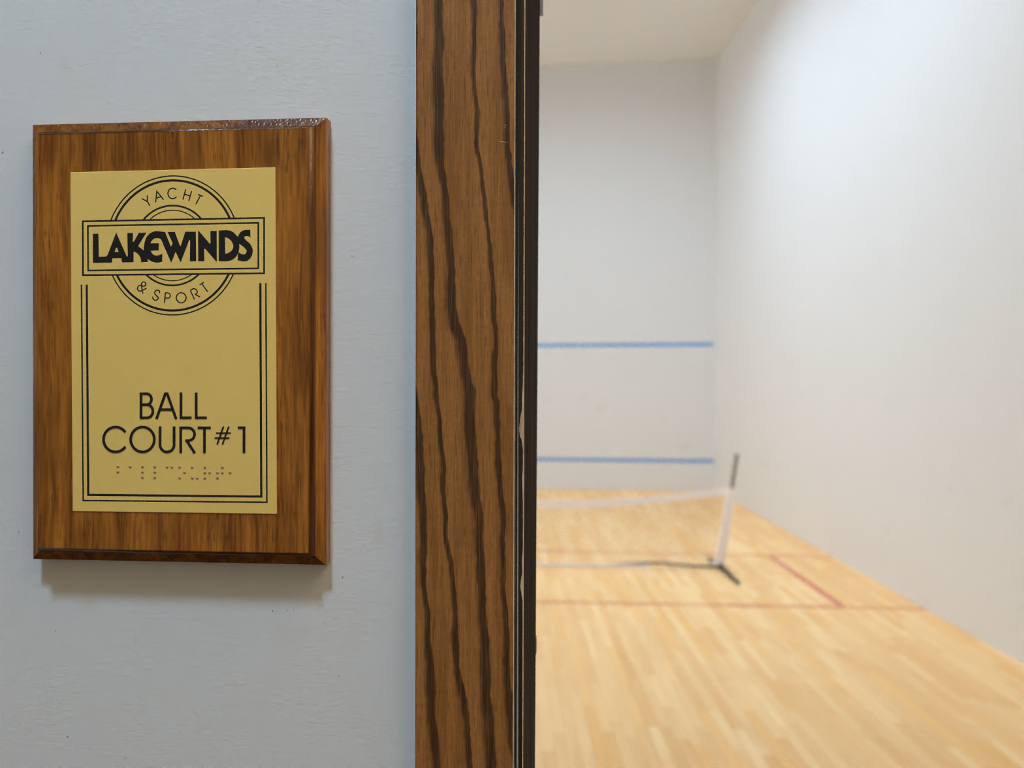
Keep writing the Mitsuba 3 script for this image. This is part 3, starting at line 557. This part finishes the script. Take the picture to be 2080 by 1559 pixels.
def loft_poly(p, steps):
    rs = []
    ref = np.array(p.exterior.coords[:-1])
    c = ref.mean(0)
    for d, n in steps:
        q = ref - np.sign(ref - c) * d
        rs.append(np.column_stack([q, np.full(len(q), n)]))
    return rings([wf(r) for r in rs])


PN = 19.85
add(f"{SIGN}__plate", loft_poly(plate, [(0.0, 19.02), (0.0, PN - 0.3), (0.3, PN)]), "m_brass", label="gold coloured metal plate with black lettering")
P0, P1 = PN + 0.002, PN + 0.10


def lettering(shape, name, label=None, top=P1):
    return add(f"{SIGN}__plate__{name}", to_wall(ext(shape, P0, top)), "m_print", label=label)


BOXO = Polygon([(-63.15, 83.41), (66.3, 83.8), (66.17, 45.37), (-63.24, 45.34)])
BOXI = Polygon([(-59.0, 79.75), (61.85, 80.0), (61.75, 49.2), (-59.0, 49.0)])
frame_o = BOXO.difference(BOXO.buffer(-1.15, join_style=2))
frame_i = BOXI.buffer(0.45, join_style=2).difference(BOXI.buffer(-0.65, join_style=2))
CEN = (1.36, 65.45)
for r, w in ((47.2, 0.85), (44.2, 1.5), (27.1, 1.2), (23.95, 0.7)):
    c = Point(CEN)
    for arc in c.buffer(r + w / 2, quad_segs=40).difference(c.buffer(r - w / 2, quad_segs=40)).difference(BOXO.buffer(-0.3)).geoms:
        lettering(arc, "emblem_ring")
lettering(frame_o, "name_frame")
lettering(frame_i, "name_frame")
wm = unary_union([Polygon(g[0], g[1:]) for g in WORDMARK])
for g, txt in zip(sorted(wm.geoms, key=lambda g: g.centroid.x), ("LAKEWI", "N", "DS")):
    lettering(g, "wordmark", f"bold black joined letters {txt} of the word LAKEWINDS")


def u_line(a, b, c, d, w):
    return LineString([a, b, c, d]).buffer(w / 2, cap_style=2, join_style=2)


lettering(u_line((-63.77, 39.39), (-63.45, -109.15), (67.05, -108.69), (66.84, 39.36), 1.0), "border_line")
lettering(u_line((-59.97, 39.36), (-59.73, -105.22), (63.16, -104.84), (62.97, 39.39), 1.5), "border_line")
for i, (ch, w, strokes) in enumerate(LETTERS):
    g = unary_union([LineString(s).buffer(w / 2, cap_style=2, join_style=2, mitre_limit=2) for s in strokes])
    lettering(g, "letter" if i < 11 else "emblem_letter", top=P1 + (0.5 if i < 11 else 0.0))
t = np.arange(14) * 2 * np.pi / 14
for u, v in DOTS:
    prof = [(1.0, 0.0), (0.97, 0.3), (0.8, 0.58), (0.5, 0.76)]
    rs = [np.column_stack([u + r * np.cos(t), v + r * np.sin(t), np.full(14, PN - 0.05 + h)]) for r, h in prof]
    add(f"{SIGN}__plate__braille_dot", rings([wf(r) for r in rs]), "m_braille", smooth=50)

# ------------------------------------------------------------------ the net
NET = "net"
describe(NET, "low portable court net with white tape and a leaning grey post on the maple floor", "net")
PA, PB = np.array([1.866, 7.868]), np.array([-1.30, 8.10])     # feet of the right and the left post


def at(s, z, off=0.0, lean_=True):
    """Point of the net's plane: s runs from 0 at the right post to 1 at the left one; posts lean outwards."""
    k = 0.145 * (1 - 2 * s) * z
    d = (PB - PA) / np.linalg.norm(PB - PA)
    q = PA + (PB - PA) * s - d * k + np.array([d[1], -d[0]]) * (-off)
    return np.array([q[0], q[1], z])


def top_z(s):
    return 0.578 + 0.135 * (abs(s - 0.5) / 0.5) ** 2.0


def low_z(s):
    return 0.040 + 0.012 * math.sin(s * 9.0 + 0.6)


for s in (0.0, 1.0):
    add(f"{NET}__post", tube([at(s, z) for z in (0.03, 0.35, 0.70, 1.0)], 0.0185, 16), "m_pole", smooth=40, label="grey leaning post")
    foot = [np.array([*(at(s, 0)[:2]), 0.0]) + np.array(o) for o in ((-0.015, 0.36, 0.018), (0, 0.18, 0.026), (0, 0, 0.032), (0.004, -0.28, 0.026), (0.012, -0.60, 0.018))]
    add(f"{NET}__foot", tube(foot, [0.012, 0.017, 0.020, 0.017, 0.013], 12), "m_foot", smooth=50, label="black crossways foot")
bar = [at(s, 0.016 + 0.026 * math.exp(-((s - 0.18) / 0.09) ** 2) + 0.026 * math.exp(-((s - 0.82) / 0.09) ** 2), -0.015) for s in np.linspace(0.0, 1.0, 41)]
add(f"{NET}__base_bar", tube(bar, 0.010, 10), "m_foot", smooth=50, label="dark base bar between the feet")


def ribbon(pts_lo, pts_hi, th):
    rs = []
    d = (PB - PA) / np.linalg.norm(PB - PA)
    nrm = np.array([d[1], -d[0], 0]) * th / 2
    for a, b in zip(pts_lo, pts_hi):
        rs.append(np.array([a - nrm, a + nrm, b + nrm, b - nrm]))
    return rings(rs)


SS = np.linspace(0.0, 1.0, 41)
add(f"{NET}__top_tape", ribbon([at(s, top_z(s) - 0.064) for s in SS], [at(s, top_z(s)) for s in SS], 0.008), "m_net_white", smooth=40, label="white tape along the top")
for s0, sg in ((0.0, 1), (1.0, -1)):
    zs = np.linspace(0.03, 0.70, 9)
    m = rings([np.array([at(s0, z) + np.array([dx, dy, 0]) for dx, dy in ((-0.040, -0.024), (0.034, -0.024), (0.040, 0.0), (0.034, 0.024), (-0.040, 0.024), (-0.046, 0.0))]) for z in zs])
    add(f"{NET}__side_sleeve", m, "m_net_white", smooth=50, label="white sleeve over the post")
SB = np.linspace(0.19, 0.81, 31)
add(f"{NET}__bottom_tape", ribbon([at(s, 0.004, 0.02) for s in SB], [at(s, 0.036, 0.02) for s in SB], 0.006), "m_net_white", smooth=40, label="white tape along the bottom")
for s0, sg in ((0.0, 1), (1.0, -1)):
    q = [s0 + sg * x for x in (0.004, 0.02, 0.035)]
    add(f"{NET}__corner_strap", ribbon([at(s, 0.02 + 0.01 * i, -0.03) for i, s in enumerate(q)], [at(s, 0.085 - 0.02 * i, -0.03) for i, s in enumerate(q)], 0.006), "m_net_white", label="short white strap at the foot")
cords = []
for s in np.linspace(0.012, 0.988, 74):
    zs = np.linspace(0.04, top_z(s) - 0.04, 3)
    cords.append(tube([at(s, z) for z in zs], 0.0013, 3, False))
for k in range(1, 12):
    q = k / 12
    cords.append(tube([at(s, 0.04 + q * (top_z(s) - 0.09)) for s in np.linspace(0.0, 1.0, 21)], 0.0013, 3, False))
add(f"{NET}__mesh", cat(cords), "m_net_dark", kind="stuff", label="fine dark netting")
